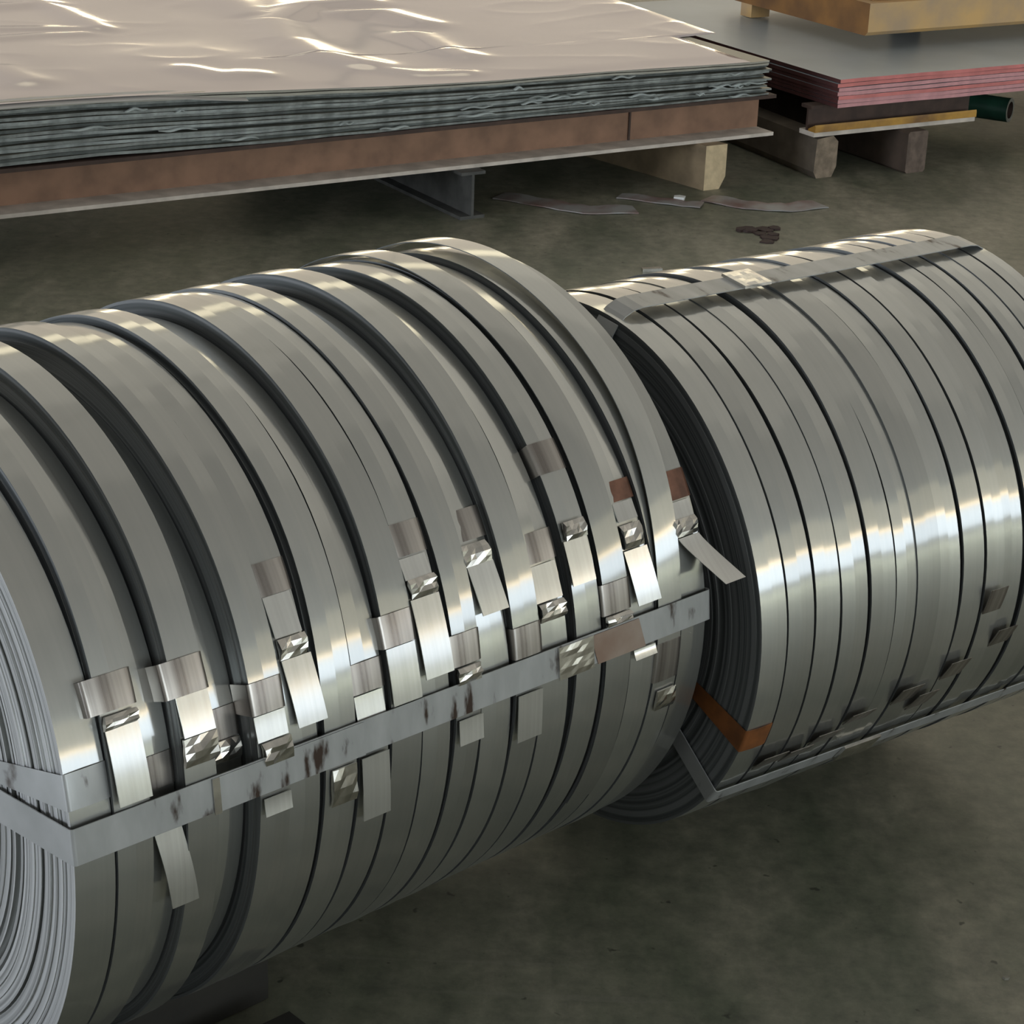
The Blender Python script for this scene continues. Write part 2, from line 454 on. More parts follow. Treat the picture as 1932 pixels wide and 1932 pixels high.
class Coil:
    """one narrow slit coil; coordinates along the bundle axis s, angle th (0 = camera side, 90 = top), radius r"""
    def __init__(self, bundle, sb, st, h=0.0, base=0.0, wrap=None, layers=9, seed=0, face=False, ph=0.0, tilt=0.0):
        self.b = bundle; self.R = R1 if bundle == 1 else R2
        self.sb = sb; self.st = st; self.h = h; self.base = base; self.wrap = wrap
        self.layers = layers; self.rng = random.Random(seed); self.face = face; self.ph = ph; self.tilt = tilt
        self.sm = (sb[0] + sb[1] + st[0] + st[1]) / 4
        a, c = (A1, C1) if bundle == 1 else (A2, C2)
        d = Vector((cos(a), sin(a), 0))
        self.low = self.R + base
        self.root = None
        self.loc = c + d * self.sm - Vector((0, 0, self.low)); self.rz = a
    def mixf(self, th):
        th = (th + 180) % 360 - 180
        if th < -90: return 0.0
        if th <= 100: return sstep((th - 6) / 44)
        return 1 - sstep((th - 110) / 60)
    def edges(self, th, w=None):
        k = self.mixf(th)
        st = self.st if w is None else w[0]
        sb = self.sb
        wob = 0.0011 * sin(rad(2 * th) + self.ph) + 0.0006 * sin(rad(5 * th) + 2 * self.ph)
        return lerp(sb[0], st[0], k) + wob, lerp(sb[1], st[1], k) + wob
    def dr(self, th, h):
        return h / 0.88 * max(0.0, cos(rad(th - 80))) ** 1.15
    def rad_out(self, th):
        r_ = self.R + self.base + self.dr(th, self.h)
        if self.wrap:
            r_ = max(r_, self.R + self.base + self.dr(th, self.wrap[1]) + 0.0012)
        return r_
    def P(self, s, th, r):
        return Vector((s - self.sm, -r * cos(rad(th)), r * sin(rad(th))))
    def make(self, label, group):
        root = empty('steel_coil', self.loc, self.rz); self.root = root
        tag(root, label, 'steel coil', group)
        N = 120; rng = self.rng
        rs = [RB]
        Ro = self.R + self.base
        if self.face:
            while rs[-1] < Ro - 0.006: rs.append(rs[-1] + rng.choice((0.0022, 0.003, 0.004, 0.0055, 0.008)))
        else:
            n = self.layers
            for k in range(1, n): rs.append(RB + (Ro - RB) * (1 - (1 - k / n) ** 1.8))
        rs[-1:] = [min(rs[-1], Ro - 0.002), Ro]
        off = []
        for k in range(len(rs) - 1):
            amp = (0.0035 if self.b == 1 else 0.0012) if self.face else 0.0018
            l = rng.uniform(0, amp)
            if self.face and rng.random() < (0.16 if self.b == 1 else 0.03): l = 0.010          # sunk turn, reads as a dark ring
            off.append((l, rng.uniform(0, 0.002)))
        off[-1] = (0.0, 0.0)
        mb = MB()
        prof = []                                                    # (r0,sideflag,off) -> (r1,..)
        for k in range(len(rs) - 1):
            prof.append(((rs[k], 0, off[k][0]), (rs[k + 1], 0, off[k][0]), 1))
            if k < len(rs) - 2: prof.append(((rs[k + 1], 0, off[k][0]), (rs[k + 1], 0, off[k + 1][0]), 0))
        prof.append(((Ro, 0, 0.0), (Ro, 0, 'm'), 0)); prof.append(((Ro, 0, 'm'), (Ro, 1, 0.0), 0))
        for k in range(len(rs) - 2, -1, -1):
            prof.append(((rs[k + 1], 1, off[k][1]), (rs[k], 1, off[k][1]), 1))
            if k > 0: prof.append(((rs[k], 1, off[k][1]), (rs[k], 1, off[k - 1][1]), 0))
        prof.append(((RB, 1, off[0][1]), (RB, 0, off[0][0]), 0))
        crown = rng.uniform(-.0005, .0010)
        def pt(q, th, s0, s1):
            r_, side, o_ = q
            g = ((r_ - RB) / (Ro - RB)) ** 2
            rr_ = r_ + g * (self.dr(th, self.h) + (0 if o_ == 'm' else (.5 if side == 0 else -.5)) * self.tilt * self.mixf(th))
            if o_ == 'm': return self.P((s0 + s1) / 2, th, rr_ + crown)
            return self.P(s0 + o_ if side == 0 else s1 - o_, th, rr_)
        for a, b_, mi in prof:
            rows = []
            for j in range(N):
                th = 360.0 * j / N
                s0, s1 = self.edges(th)
                rows.append([pt(a, th, s0, s1), pt(b_, th, s0, s1)])
            mb.grid(rows, mi, True, closed=True, flip=False)
        mb.build('winding', [M['steel'], M['edge' if self.face and self.b == 1 else 'edge2']], root, (0, 0, self.low))
        if self.wrap:                                                # loose outermost turn
            st, hw, t0, t1, gap = self.wrap
            mb = MB(); N = 130; T = 0.0011
            inn, out = [], []
            for j in range(N + 1):
                th = lerp(t0, t1, j / N)
                s0, s1 = self.edges(th, (st,))
                lift = gap * math.exp(-((th - 108) / 26.0) ** 2)
                r_ = self.R + self.base + self.dr(th, hw) + 0.0003 + lift
                inn.append([self.P(s0, th, r_), self.P(s1, th, r_)])
                out.append([self.P(s0, th, r_ + T), self.P((s0 + s1) / 2, th, r_ + T + .0006), self.P(s1, th, r_ + T)])
            mb.grid(out, 0, True); mb.grid(inn, 0, True, flip=True)
            mb.grid([[a[0], o[0]] for a, o in zip(inn, out)], 1, True)
            mb.grid([[o[2], a[1]] for a, o in zip(inn, out)], 1, True)
            mb.quad(inn[0][0], inn[0][1], out[0][2], out[0][0], 1); mb.quad(inn[-1][1], inn[-1][0], out[-1][0], out[-1][2], 1)
            mb.build('outer_turn', [M['steel'], M['edge2']], root, (0, 0, self.low))
        return root
    # pieces on the surface --------------------------------------------------
    def patch(self, name, m, s0, s1, t0, t1, sh=0.0, off=0.0006, lift=0.0, lift0=0.0, T=0.0011, crumple=0.0, n=None, curl=0.0, label=None, tilt=0.0):
        """short strip on the coil; t0 upper, t1 lower angle; lift = how far the lower end stands off; sh = sideways lean"""
        n = n or (4 if crumple else 8); w_ = 4 if crumple else 2
        rng = random.Random(hash((round(s0, 3), round(t0, 1))) & 0xffff)
        rows, bot = [], []
        for j in range(n + 1):
            t = j / n; th = lerp(t0, t1, t)
            r_ = self.rad_out(th) + off + lerp(lift0, 0, min(1, t * 3)) + lift * t ** 1.5 + curl * sin(PI * t) + tilt * (1 - t)
            a = []; c_ = []
            for k in range(w_ + 1):
                u_ = k / w_
                s = lerp(s0, s1, u_) + sh * t
                dz = 0.0; ds = 0.0
                if crumple:
                    dz = crumple * (0.4 + rng.uniform(0, 1.0)) * (1 if 0 < j < n else 0.35)
                    ds = rng.uniform(-1, 1) * 0.0012 if 0 < k < w_ else rng.uniform(-1, 1) * 0.0008
                a.append(self.P(s + ds, th, r_ + T + dz)); c_.append(self.P(s + ds, th, r_))
            rows.append(a); bot.append(c_)
        mb = MB()
        sm_ = not crumple
        mb.grid(rows, 0, sm_, flip=True); mb.grid(bot, 0, sm_)
        mb.grid([[a[0], b_[0]] for a, b_ in zip(rows, bot)], 0, False, flip=True); mb.grid([[b_[-1], a[-1]] for a, b_ in zip(rows, bot)], 0, False, flip=True)
        mb.grid([rows[0], bot[0]], 0, False); mb.grid([bot[-1], rows[-1]], 0, False)
        o = mb.build(name, m, self.root, (0, 0, self.low))
        if label: o['label'] = label
        return o
    def tie(self, t0, t1, m=None, s0=None, s1=None, depth=0.05, label=None, depthR=None, sh=0.0, off=0.0016):
        """flat band round the strip pack: over the outer turn and down both sides"""
        m = m or M['tie']; th0, th1 = t0, t1
        depthR = depth if depthR is None else depthR
        rows = []
        n = 5
        for j in range(n + 1):
            th = lerp(t0, t1, j / n); e0, e1 = self.edges(th)
            if self.wrap:
                w0, w1 = self.edges(th, (self.wrap[0],)); e0 = min(e0, w0); e1 = max(e1, w1)
            if s0 is not None: e0, e1 = min(e0, s0), max(e1, s1)
            r_ = self.rad_out(th) + off
            c = 0.003; o_ = 0.0014
            rows.append([self.P(e0 - o_, th, r_ - depth), self.P(e0 - o_, th, r_ - c), self.P(e0 - o_ + .0005, th, r_ - .0008), self.P(e0 + c, th, r_),
                         self.P((e0 + e1) / 2, th, r_ + .0006), self.P(e1 - c, th, r_), self.P(e1 + o_ - .0005, th, r_ - .0008), self.P(e1 + o_, th, r_ - c), self.P(e1 + o_, th, r_ - depthR)])
        mb = MB(); mb.grid(rows, 0, True, flip=True)
        # thickness along the two long edges
        for row in (rows[0], rows[-1]):
            inner = [Vector((p.x * 1.0, p.y * (1 - .0035), p.z * (1 - .0035))) for p in row]
            mb.grid([row, inner], 0, False, flip=(row is rows[-1]))
        o = mb.build('tie_band', m, self.root, (0, 0, self.low))
        if label: o['label'] = label
        return o

BUNDLE1 = [
 # key, s at strap level, s over the top, raise, base offset
 ('Z', (.000, .0425), (.007, .047), .000, 0, dict(face=True)),
 ('A', (.0435, .082), (.053, .090), .013, 0, {}),
 ('B', (.0845, .120), (.092, .129), .006, -.015, dict(tilt=.0085)),
 ('C', (.123, .158), (.131, .168), .014, 0, {}),
 ('D', (.168, .202), (.171, .208), .004, -.024, dict(tilt=.0085)),
 ('E', (.205, .2405), (.210, .247), .013, 0, {}),
 ('F', (.2415, .2785), (.253, .290), .004, 0, {}),
 ('G', (.286, .3245), (.297, .333), .011, 0, {}),
 ('H', (.327, .364), (.339, .376), .001, 0, dict(tilt=.0085)),
 ('I', (.369, .408), (.381, .417), .013, 0, {}),
 ('J', (.411, .448), (.420, .456), .009, 0, {}),
 ('K', (.455, .489), (.459, .496), .012, 0, {}),
 ('L', (.491, .532), (.502, .538), .000, 0, dict(tilt=.0085)),
 ('M', (.538, .575), (.542, .580), .014, 0, {}),
 ('N', (.579, .619), (.585, .622), .001, 0, dict(tilt=.0085)),
 ('O', (.628, .665), (.628, .665), .009, 0, {}),
 ('P', (.672, .710), (.675, .712), .009, 0, dict(wrap=((.672, .708), .0105, -30, 200, .004))),
 ('Q', (.714, .752), (.715, .750), .002, 0, dict(tilt=.0085)),
 ('S', (.755, .792), (.753, .790), .005, 0, dict(wrap=((.771, .807), .0110, -60, 200, .003))),
 ('T', (.794, .833), (.796, .833), .002, 0, {}),
]
LB1 = {
 'A': 'second coil from the left end of the front bundle, with long white loose strip end',
 'B': 'third coil from the left in the front bundle, low and dark between two raised coils',
 'C': 'fourth coil from the left in the front bundle, raised, with a square crumpled seal',
 'D': 'sunken dark coil, fifth from the left in the front bundle, in a wide dark groove',
 'E': 'sixth coil from the left in the front bundle, brown tie band above a seal',
 'F': 'seventh coil from the left in the front bundle, shiny band, seal and white loose end',
 'G': 'eighth coil from the left in the front bundle, raised rim, no band above the strap',
 'H': 'ninth coil from the left in the front bundle, brown band just above the strap',
 'I': 'tenth coil from the left in the front bundle, wide band and long flat end',
 'J': 'eleventh coil from the left in the front bundle, band, crumpled seal and white loose end',
 'K': 'twelfth coil from the left in the front bundle, raised, streaky band near the strap',
 'L': 'thirteenth coil from the left in the front bundle, shiny band and dull loose end',
 'M': 'fourteenth coil from the left in the front bundle, bright turn running to a pale band',
 'N': 'fifteenth coil from the left in the front bundle, low, streaked band and bright end',
 'O': 'fifth coil from the right end of the front bundle, dull brown band high up',
 'P': 'fourth coil from the right end of the front bundle, loose turn over the top',
 'Q': 'third coil from the right end of the front bundle, rusty patch above dazzling white end',
 'S': 'second coil from the right end of the front bundle, loose outer turn arching highest',
 'T': 'rightmost coil of the front bundle, red-brown band and grey strip end sticking out',
 'Z': 'leftmost coil of the front bundle, layered end face turned to the viewer',
}
K1 = {}
for i, (k, sb, st, h, base, kw) in enumerate(BUNDLE1):
    c = Coil(1, sb, st, h, base, seed=20 + i, ph=i * 1.7, **kw)
    c.make(LB1[k], 'narrow steel coils of the front bundle')
    K1[k] = c

def seq(kind, k, s0, s1, t0, t1, sh):
    c = K1[k]
    if kind == 'band': c.tie(t0, t1, s0=s0 if s0 < c.sb[0] + .004 else None, s1=s1 if s0 < c.sb[0] + .004 else None, depth=.03)
    elif kind == 'rust': c.tie(t0, t1, M['rust_tie'], depth=.03, label='red-brown tie band')
    elif kind == 'seal': c.patch('crimped_seal', M['seal'], s0, s1, t0, t1, sh, off=.003, crumple=.0045, label='bright crumpled metal seal')
    elif kind == 'flap': c.patch('strip_end', M['strip'], s0, s1, t0, t1, sh, off=.0012, lift=.002)
    elif kind == 'tail': c.patch('loose_strip_end', M['strip'], s0, s1, t0, t1, sh, off=.004, lift=.0035, label='loose bright strip end')
for row in [
 ('band','A',.036,.083,28.5,23.4,0), ('seal','A',.048,.082,22.9,21.0,-.003), ('tail','A',.046,.081,21.5,10.1,0),
 ('band','B',.083,.113,14.5,9.2,0),
 ('band','C',.116,.162,27.4,22.1,0), ('flap','C',.125,.160,22.1,16.2,0), ('seal','C',.123,.159,16.1,12.0,-.003),
 ('band','D',.166,.203,17.6,12.4,0), ('seal','D',.169,.201,12.4,9.0,0),
 ('band','E',.205,.241,20.5,15.6,0), ('flap','E',.204,.240,15.5,11.6,0), ('seal','E',.207,.241,11.4,7.8,.002),
 ('band','F',.249,.276,37.0,31.9,0), ('flap','F',.248,.280,31.8,25.5,0), ('seal','F',.249,.281,25.3,22.2,-.002), ('tail','F',.248,.283,22.1,11.7,.004),
 ('band','H',.324,.360,17.8,13.0,0), ('flap','H',.326,.362,12.8,8.9,0),
 ('band','I',.369,.408,23.7,18.6,0), ('flap','I',.370,.407,18.5,9.4,0),
 ('band','J',.413,.448,36.5,31.3,0), ('flap','J',.413,.447,31.0,27.6,0), ('seal','J',.414,.449,27.6,24.6,0), ('tail','J',.412,.449,24.5,11.9,0),
 ('band','K',.451,.483,17.0,11.8,0), ('seal','K',.455,.486,11.6,8.9,0),
 ('band','L',.493,.528,35.8,30.6,0), ('seal','L',.494,.530,30.0,26.5,0), ('tail','L',.496,.532,26.6,18.4,.004),
 ('band','M',.538,.575,14.6,9.3,0),
 ('band','N',.574,.607,28.7,23.6,0), ('flap','N',.577,.615,23.2,17.1,0), ('seal','N',.579,.615,16.8,13.8,0),
 ('band','O',.628,.664,42.5,37.1,0), ('seal','O',.632,.662,28.6,25.5,0), ('flap','O',.629,.663,25.5,18.0,0),
 ('band','P',.669,.706,16.5,11.1,0), ('seal','P',.670,.706,11.0,9.2,0),
 ('rust','Q',.714,.752,32.7,29.1,0), ('flap','Q',.715,.745,28.9,25.6,0), ('seal','Q',.714,.745,25.0,20.9,0), ('tail','Q',.712,.748,20.6,10.9,.008),
 ('rust','T',.794,.833,31.4,26.2,0), ('flap','T',.796,.829,25.9,22.9,0), ('seal','T',.795,.829,22.9,19.8,0),
 ]: seq(*row)
# strip end of the last coil standing out sideways, tails hanging below the strap
K1['T'].patch('loose_strip_end', M['strip'], .797, .830, 19.6, 11.2, .030, off=.004, lift=.036, label='grey strip end sticking out to the right')
K1['B'].patch('loose_strip_end', M['strip'], .088, .118, 2.6, -10.1, .014, off=.010, lift=.012, curl=.003, label='pale strip end hanging below the strap')
K1['H'].patch('strip_end', M['strip'], .328, .363, 2.6, -8.1, .001, off=.004, lift=.006)
K1['G'].patch('crimped_seal', M['seal'], .290, .321, 2.6, -3.9, .001, off=.002, crumple=.003)
K1['K'].patch('strip_end', M['strip'], .456, .489, 2.6, -1.7, 0, off=.003, lift=.003)
K1['M'].patch('strip_end', M['strip'], .539, .574, 2.9, -5.5, 0, off=.003, lift=.004)
K1['Q'].patch('strip_end', M['strip'], .715, .749, 2.9, 1.2, 0, off=.003, lift=.004)
K1['S'].tie(2.2, -5.5, M['tie'], depth=.02)
K1['S'].patch('crimped_seal', M['seal'], .760, .790, -7.4, -11.6, .002, off=.002, crumple=.003)
K1['E'].patch('strip_end', M['strip'], .207, .239, 2.4, -0.4, 0, off=.003, lift=.003)
K1['Z'].tie(16.8, 11.4, M['strap'], depth=.17, depthR=.02, label='grey tie band running down the end face')

# front bundle: long strap through the bore ---------------------------------
def loop_strap(name, A_, C_, R_, s0, s1, t0, t1, off, rin, label, cat, corner=0.004, over=0.004):
    root = empty(name, C_ - Vector((0, 0, R_)), A_); tag(root, label, cat)
    path = []
    rr_ = R_ + off
    def arc(cs, cr, r_, a0, a1, n=5):
        for k in range(n + 1):
            a = rad(lerp(a0, a1, k / n)); path.append((cs + r_ * cos(a), cr + r_ * sin(a)))
    c = corner
    arc(s1 + over - c, rr_ - c, c, 90, 0); arc(s1 + over - .004, rin + .004, .004, 0, -90, 3)
    arc(s0 - over + .004, rin + .004, .004, 270, 180, 3); arc(s0 - over + c, rr_ - c, c, 180, 90)
    path.append((lerp(s0, s1, .5), rr_))
    n = len(path); T = .0012
    rows = []
    for i in range(n):
        s, r_ = path[i]
        sp, rp = path[i - 1]; sn, rn = path[(i + 1) % n]
        tx, ty = sn - sp, rn - rp; l = math.hypot(tx, ty) or 1
        nx, ny = -ty / l, tx / l
        row = []
        for side in (1, -1):
            for k in range(4):
                th = lerp(t0, t1, k / 3 if side == 1 else 1 - k / 3)
                q = (s - nx * T * (1 if side == 1 else 0), r_ - ny * T * (1 if side == 1 else 0)) if False else (s + (T * -nx if side == 1 else 0), r_ + (T * -ny if side == 1 else 0))
                # across the strap it is flat (a chord), not bent round the coil
                tm = rad((t0 + t1) / 2); dt = rad(th) - tm
                er = Vector((0, -cos(tm), sin(tm))); et = Vector((0, sin(tm), cos(tm)))
                row.append(Vector((q[0], 0, 0)) + er * q[1] + et * (R_ * dt))
        row.append(row[0]); rows.append(row)
    mb = MB(); mb.grid(rows, 0, False, closed=True)
    mb.build('band', M['strap'], root, (0, 0, R_))
    return root

def strap_patch(root, R_, name, m, s0, s1, t0, t1, off, T=.002, crumple=0.0, sh=0.0, label=None):
    tm = rad((t0 + t1) / 2); er = Vector((0, -cos(tm), sin(tm))); et = Vector((0, sin(tm), cos(tm)))
    rng = random.Random(int(s0 * 1000)); n = 6
    top, bot = [], []
    for j in range(n + 1):
        t = lerp(t0, t1, j / n); a, c_ = [], []
        for k in range(n + 1):
            s = lerp(s0, s1, k / n) + sh * (j / n - .5)
            dz = crumple * rng.random() if 0 < j < n and 0 < k < n else 0
            base = Vector((s, 0, 0)) + et * (R_ * (rad(t) - tm))
            a.append(base + er * (R_ + off + T + dz)); c_.append(base + er * (R_ + off))
        top.append(a); bot.append(c_)
    mb = MB(); mb.grid(top, 0, False, flip=True); mb.grid(bot, 0, False)
    mb.grid([[a[0], b_[0]] for a, b_ in zip(top, bot)], 0, False, flip=True); mb.grid([[b_[-1], a[-1]] for a, b_ in zip(top, bot)], 0, False, flip=True)
    mb.grid([top[0], bot[0]], 0, False); mb.grid([bot[-1], top[-1]], 0, False)
    o = mb.build(name, m, root, (0, 0, R_))
    if label: o['label'] = label
    return o

st1 = loop_strap('bundle_strap', A1, C1, R1, 0.0, .833, 9.2, 3.6, .0075, .182, 'long stained grey steel strap along the near side of the front bundle', 'strap')
strap_patch(st1, R1, 'strap_seal', M['seal'], .596, .648, 9.0, 3.2, .0078, crumple=.001, label='shiny folded seal on the strap')
strap_patch(st1, R1, 'stained_patch', M['label'], .650, .724, 8.9, 3.4, .0078, T=.0008, sh=.01, label='brownish stained piece of strap')
strap_patch(st1, R1, 'strap_overlap', M['strap'], .150, .330, 9.0, 3.5, .0078, T=.0009)
strap_patch(st1, R1, 'strap_joint', M['seal'], .148, .156, 9.0, 3.3, .0082, T=.0012, label='bright folded joint of the strap')
st1b = loop_strap('bundle_strap', A1, C1, R1, 0.0, .833, 127.0, 121.0, .010, .182, 'steel strap on the far side of the front bundle, its seal showing over the top', 'strap')
strap_patch(st1b, R1, 'strap_seal', M['seal'], .515, .560, 128, 119.5, .012, T=.004, crumple=.002, label='shiny folded seal')

# right bundle ----------------------------------------------------------------
B2 = [0, .041, .0855, .127, .173, .218, .254, .294, .3315, .3725, .4085, .448, .487, .523, .559, .596, .633]
RISE2 = [.000, .001, .000, .001, .004, -.001, .002, .000, .003, .002, -.002, .002, .003, .003, .004, .003]
GAP2 = [.004, .005, .002, .007, .003, .0012, .001, .003, .007, .001, .006, .003, .004, .003, .004, .002]
EX2 = {0: 'its dark end face showing behind the front bundle', 1: 'a wedge-shaped gap on its left', 2: 'narrow dark gaps on both sides', 3: 'next to the double dark groove', 4: 'just right of the double dark groove',
       5: 'plain and bright', 6: 'thin joint line on its left', 7: 'touching its left neighbour', 8: 'lifted band low on its side', 9: 'dark gap on its left', 10: 'dark lifted band at mid height', 11: 'broad dark gap on its left',
       12: 'reaching the right edge of the picture', 13: 'seen only over the top and low down', 14: 'rising highest over the top', 15: 'last at the far end'}
K2 = []
for i in range(16):
    s0, s1 = B2[i] + GAP2[i - 1] / 2 * (i > 0), B2[i + 1] - GAP2[i] / 2
    d_ = -.003 if i < 6 else -.005
    kw = {}
    c = Coil(2, (s0, s1), (s0 + d_, s1 + d_), max(0, RISE2[i]), min(0, RISE2[i]) - (.0015 if i == 12 else 0), seed=60 + i, ph=i * 2.3 + 1, face=(i == 0), **kw)
    c.make('%s coil from left in right-hand bundle, %s' % (ORD[i], EX2[i]), 'narrow steel coils of the right-hand bundle')
    K2.append(c)
# thin plate of the double groove
mb = MB()
def dark_band(i, t0, t1):
    c = K2[i]
    c.patch('tie_band', M['tie'], c.sb[0], c.sb[1], t0, t1, 0, off=.0012, tilt=.0085)
dark_band(9, 1.3, -4.6); dark_band(10, -9.6, -14.6); dark_band(8, -14.2, -19.8); dark_band(6, -17.4, -22.8); dark_band(7, -21, -27); dark_band(4, -20, -24)
dark_band(2, -25.3, -30.2); dark_band(1, -24.5, -29.5); dark_band(3, -23.0, -27.5); dark_band(12, 22.0, 16.5)
K2[0].tie(-15.4, -21.0, M['orange_tie'], depth=.15, depthR=.01, label='rusty orange tie band turning down the end face')
st2 = loop_strap('bundle_strap', A2, C2, R2, 0.0, .633, 86.8, 80.6, .012, .182, 'pale steel strap over the top of the right-hand bundle', 'strap', corner=.045, over=.012)
strap_patch(st2, R2, 'strap_seal', M['seal'], .192, .236, 87.6, 80.0, .012, T=.004, crumple=.001, label='bright folded seal on the top strap')
st2b = loop_strap('bundle_strap', A2, C2, R2, 0.0, .633, -33.2, -37.6, .006, .182, 'taut steel strap along the bottom of the right-hand bundle', 'strap')
strap_patch(st2b, R2, 'strap_seal', M['seal'], .205, .268, -32.5, -38, .0065, T=.004, crumple=.003, label='bright folded seal')

# timber bearers under the bundles -----------------------------------------------
def bearer(A_, C_, R_, e_, s0, s1, nn, wd, label, chip=False):
    d = Vector((cos(A_), sin(A_), 0)); nrm = Vector((sin(A_), -cos(A_), 0))
    z = min(e_ + R_ - math.sqrt(R_ * R_ - q * q) for q in (nn - wd / 2, nn + wd / 2))
    base = Vector((C_.x, C_.y, 0)) + d * s0 + nrm * (nn + wd / 2)
    root = empty('timber_bearer', base + d * (s1 - s0) / 2 - nrm * wd / 2); tag(root, label, 'timber')
    o = base - root.location
    mb = MB(); c = .004
    prof = [(0, c), (0, z - c), (c, z), (wd - c, z), (wd, z - c), (wd, c), (wd - c, 0), (c, 0)]
    mb.prism([o - nrm * a + Vector((0, 0, b_)) for a, b_ in prof], d * (s1 - s0), 0)
    mb.build('beam', M['skid'], root)
    if chip:
        e0 = o + d * (s1 - s0)
        mb = MB(); mb.prism([e0 + Vector((0, 0, z * .25)), e0 - nrm * .006 + Vector((0, 0, z * .3)), e0 - nrm * .008 + Vector((0, 0, z * .9)), e0 + Vector((0, 0, z * .8))], d * .003)
        mb.build('pale_chip', M['wood_end'], root)['label'] = 'pale chipped edge'
    return root
bearer(A1, C1, R1, .06, -.25, .385, .105, .055, 'black timber bearer under the near side of the front bundle')
bearer(A1, C1, R1, .06, -.05, .80, -.125, .055, 'black timber bearer under the far side of the front bundle')
bearer(A2, C2, R2, .0577, .16, .60, -.02, .05, 'black timber bearer under the middle of the right-hand bundle')
bearer(A2, C2, R2, .0577, .06, .62, -.13, .05, 'black timber bearer under the far side of the right-hand bundle')
# second short skid lying in front of the first
dA = Vector((cos(A1), sin(A1), 0)); nA = Vector((sin(A1), -cos(A1), 0))
b0 = Vector((C1.x, C1.y, 0)) + dA * -.22 + nA * .245
root = empty('timber_skid', b0 + dA * .3); tag(root, 'second black timber skid lying on the floor nearest the viewer at bottom left', 'timber')
mb = MB(); mb.box(b0 - root.location, dA * .585, -nA * .045, (0, 0, .032)); mb.build('beam', M['skid'], root)
mb = MB(); mb.box(b0 - root.location + dA * .585, dA * .002, -nA * .004, (0, 0, .028)); mb.build('pale_chip', M['wood_end'], root)['label'] = 'pale chipped edge'

# ------------------------------------------------------------------ background stacks (frame: u along their front, v to the back)
QO = Vector((0.695, 6.252, 0)); QA = rad(32.26)
QU = Vector((cos(QA), sin(QA), 0)); QV = Vector((-sin(QA), cos(QA), 0))
def q(u_, v_, z): return QO + QU * u_ + QV * v_ + Vector((0, 0, z))
ZU = Vector((0, 0, 1))

def i_beam(u0, u1, v0, z0, h, wf, tf, label, mats, name='steel_i_beam'):
    """I section along u; v0 = middle of the web; wf flange width"""
    um = (u0 + u1) / 2
    root = empty(name, q(um, v0, z0), QA); tag(root, label, 'beam')
    X = u1 - u0
    def bx(a, c, b_, e_):
        mb = MB(); mb.box((-X / 2, a, b_), (X, 0, 0), (0, c - a, 0), (0, 0, e_ - b_)); return mb
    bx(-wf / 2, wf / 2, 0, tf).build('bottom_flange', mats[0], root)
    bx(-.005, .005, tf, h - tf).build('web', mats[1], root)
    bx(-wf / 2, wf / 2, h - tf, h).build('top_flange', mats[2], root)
    return root
bm1 = i_beam(-3.2, 0.03, .078, .130, .120, .170, .010, 'long brown I-beam with a dusty lower flange under the film-covered sheets', (M['dust'], M['beam'], M['beam_dark']))
mb = MB(); mb.box((1.15, -.010, .010), (.006, 0, 0), (0, .005, 0), (0, 0, .1)); mb.build('weld_seam', M['beam_dark'], bm1)
i_beam(-3.2, 0.0, 1.25, .130, .120, .072, .010, 'second brown I-beam at the back under the film-covered sheets', (M['dust'], M['beam'], M['beam_dark']))

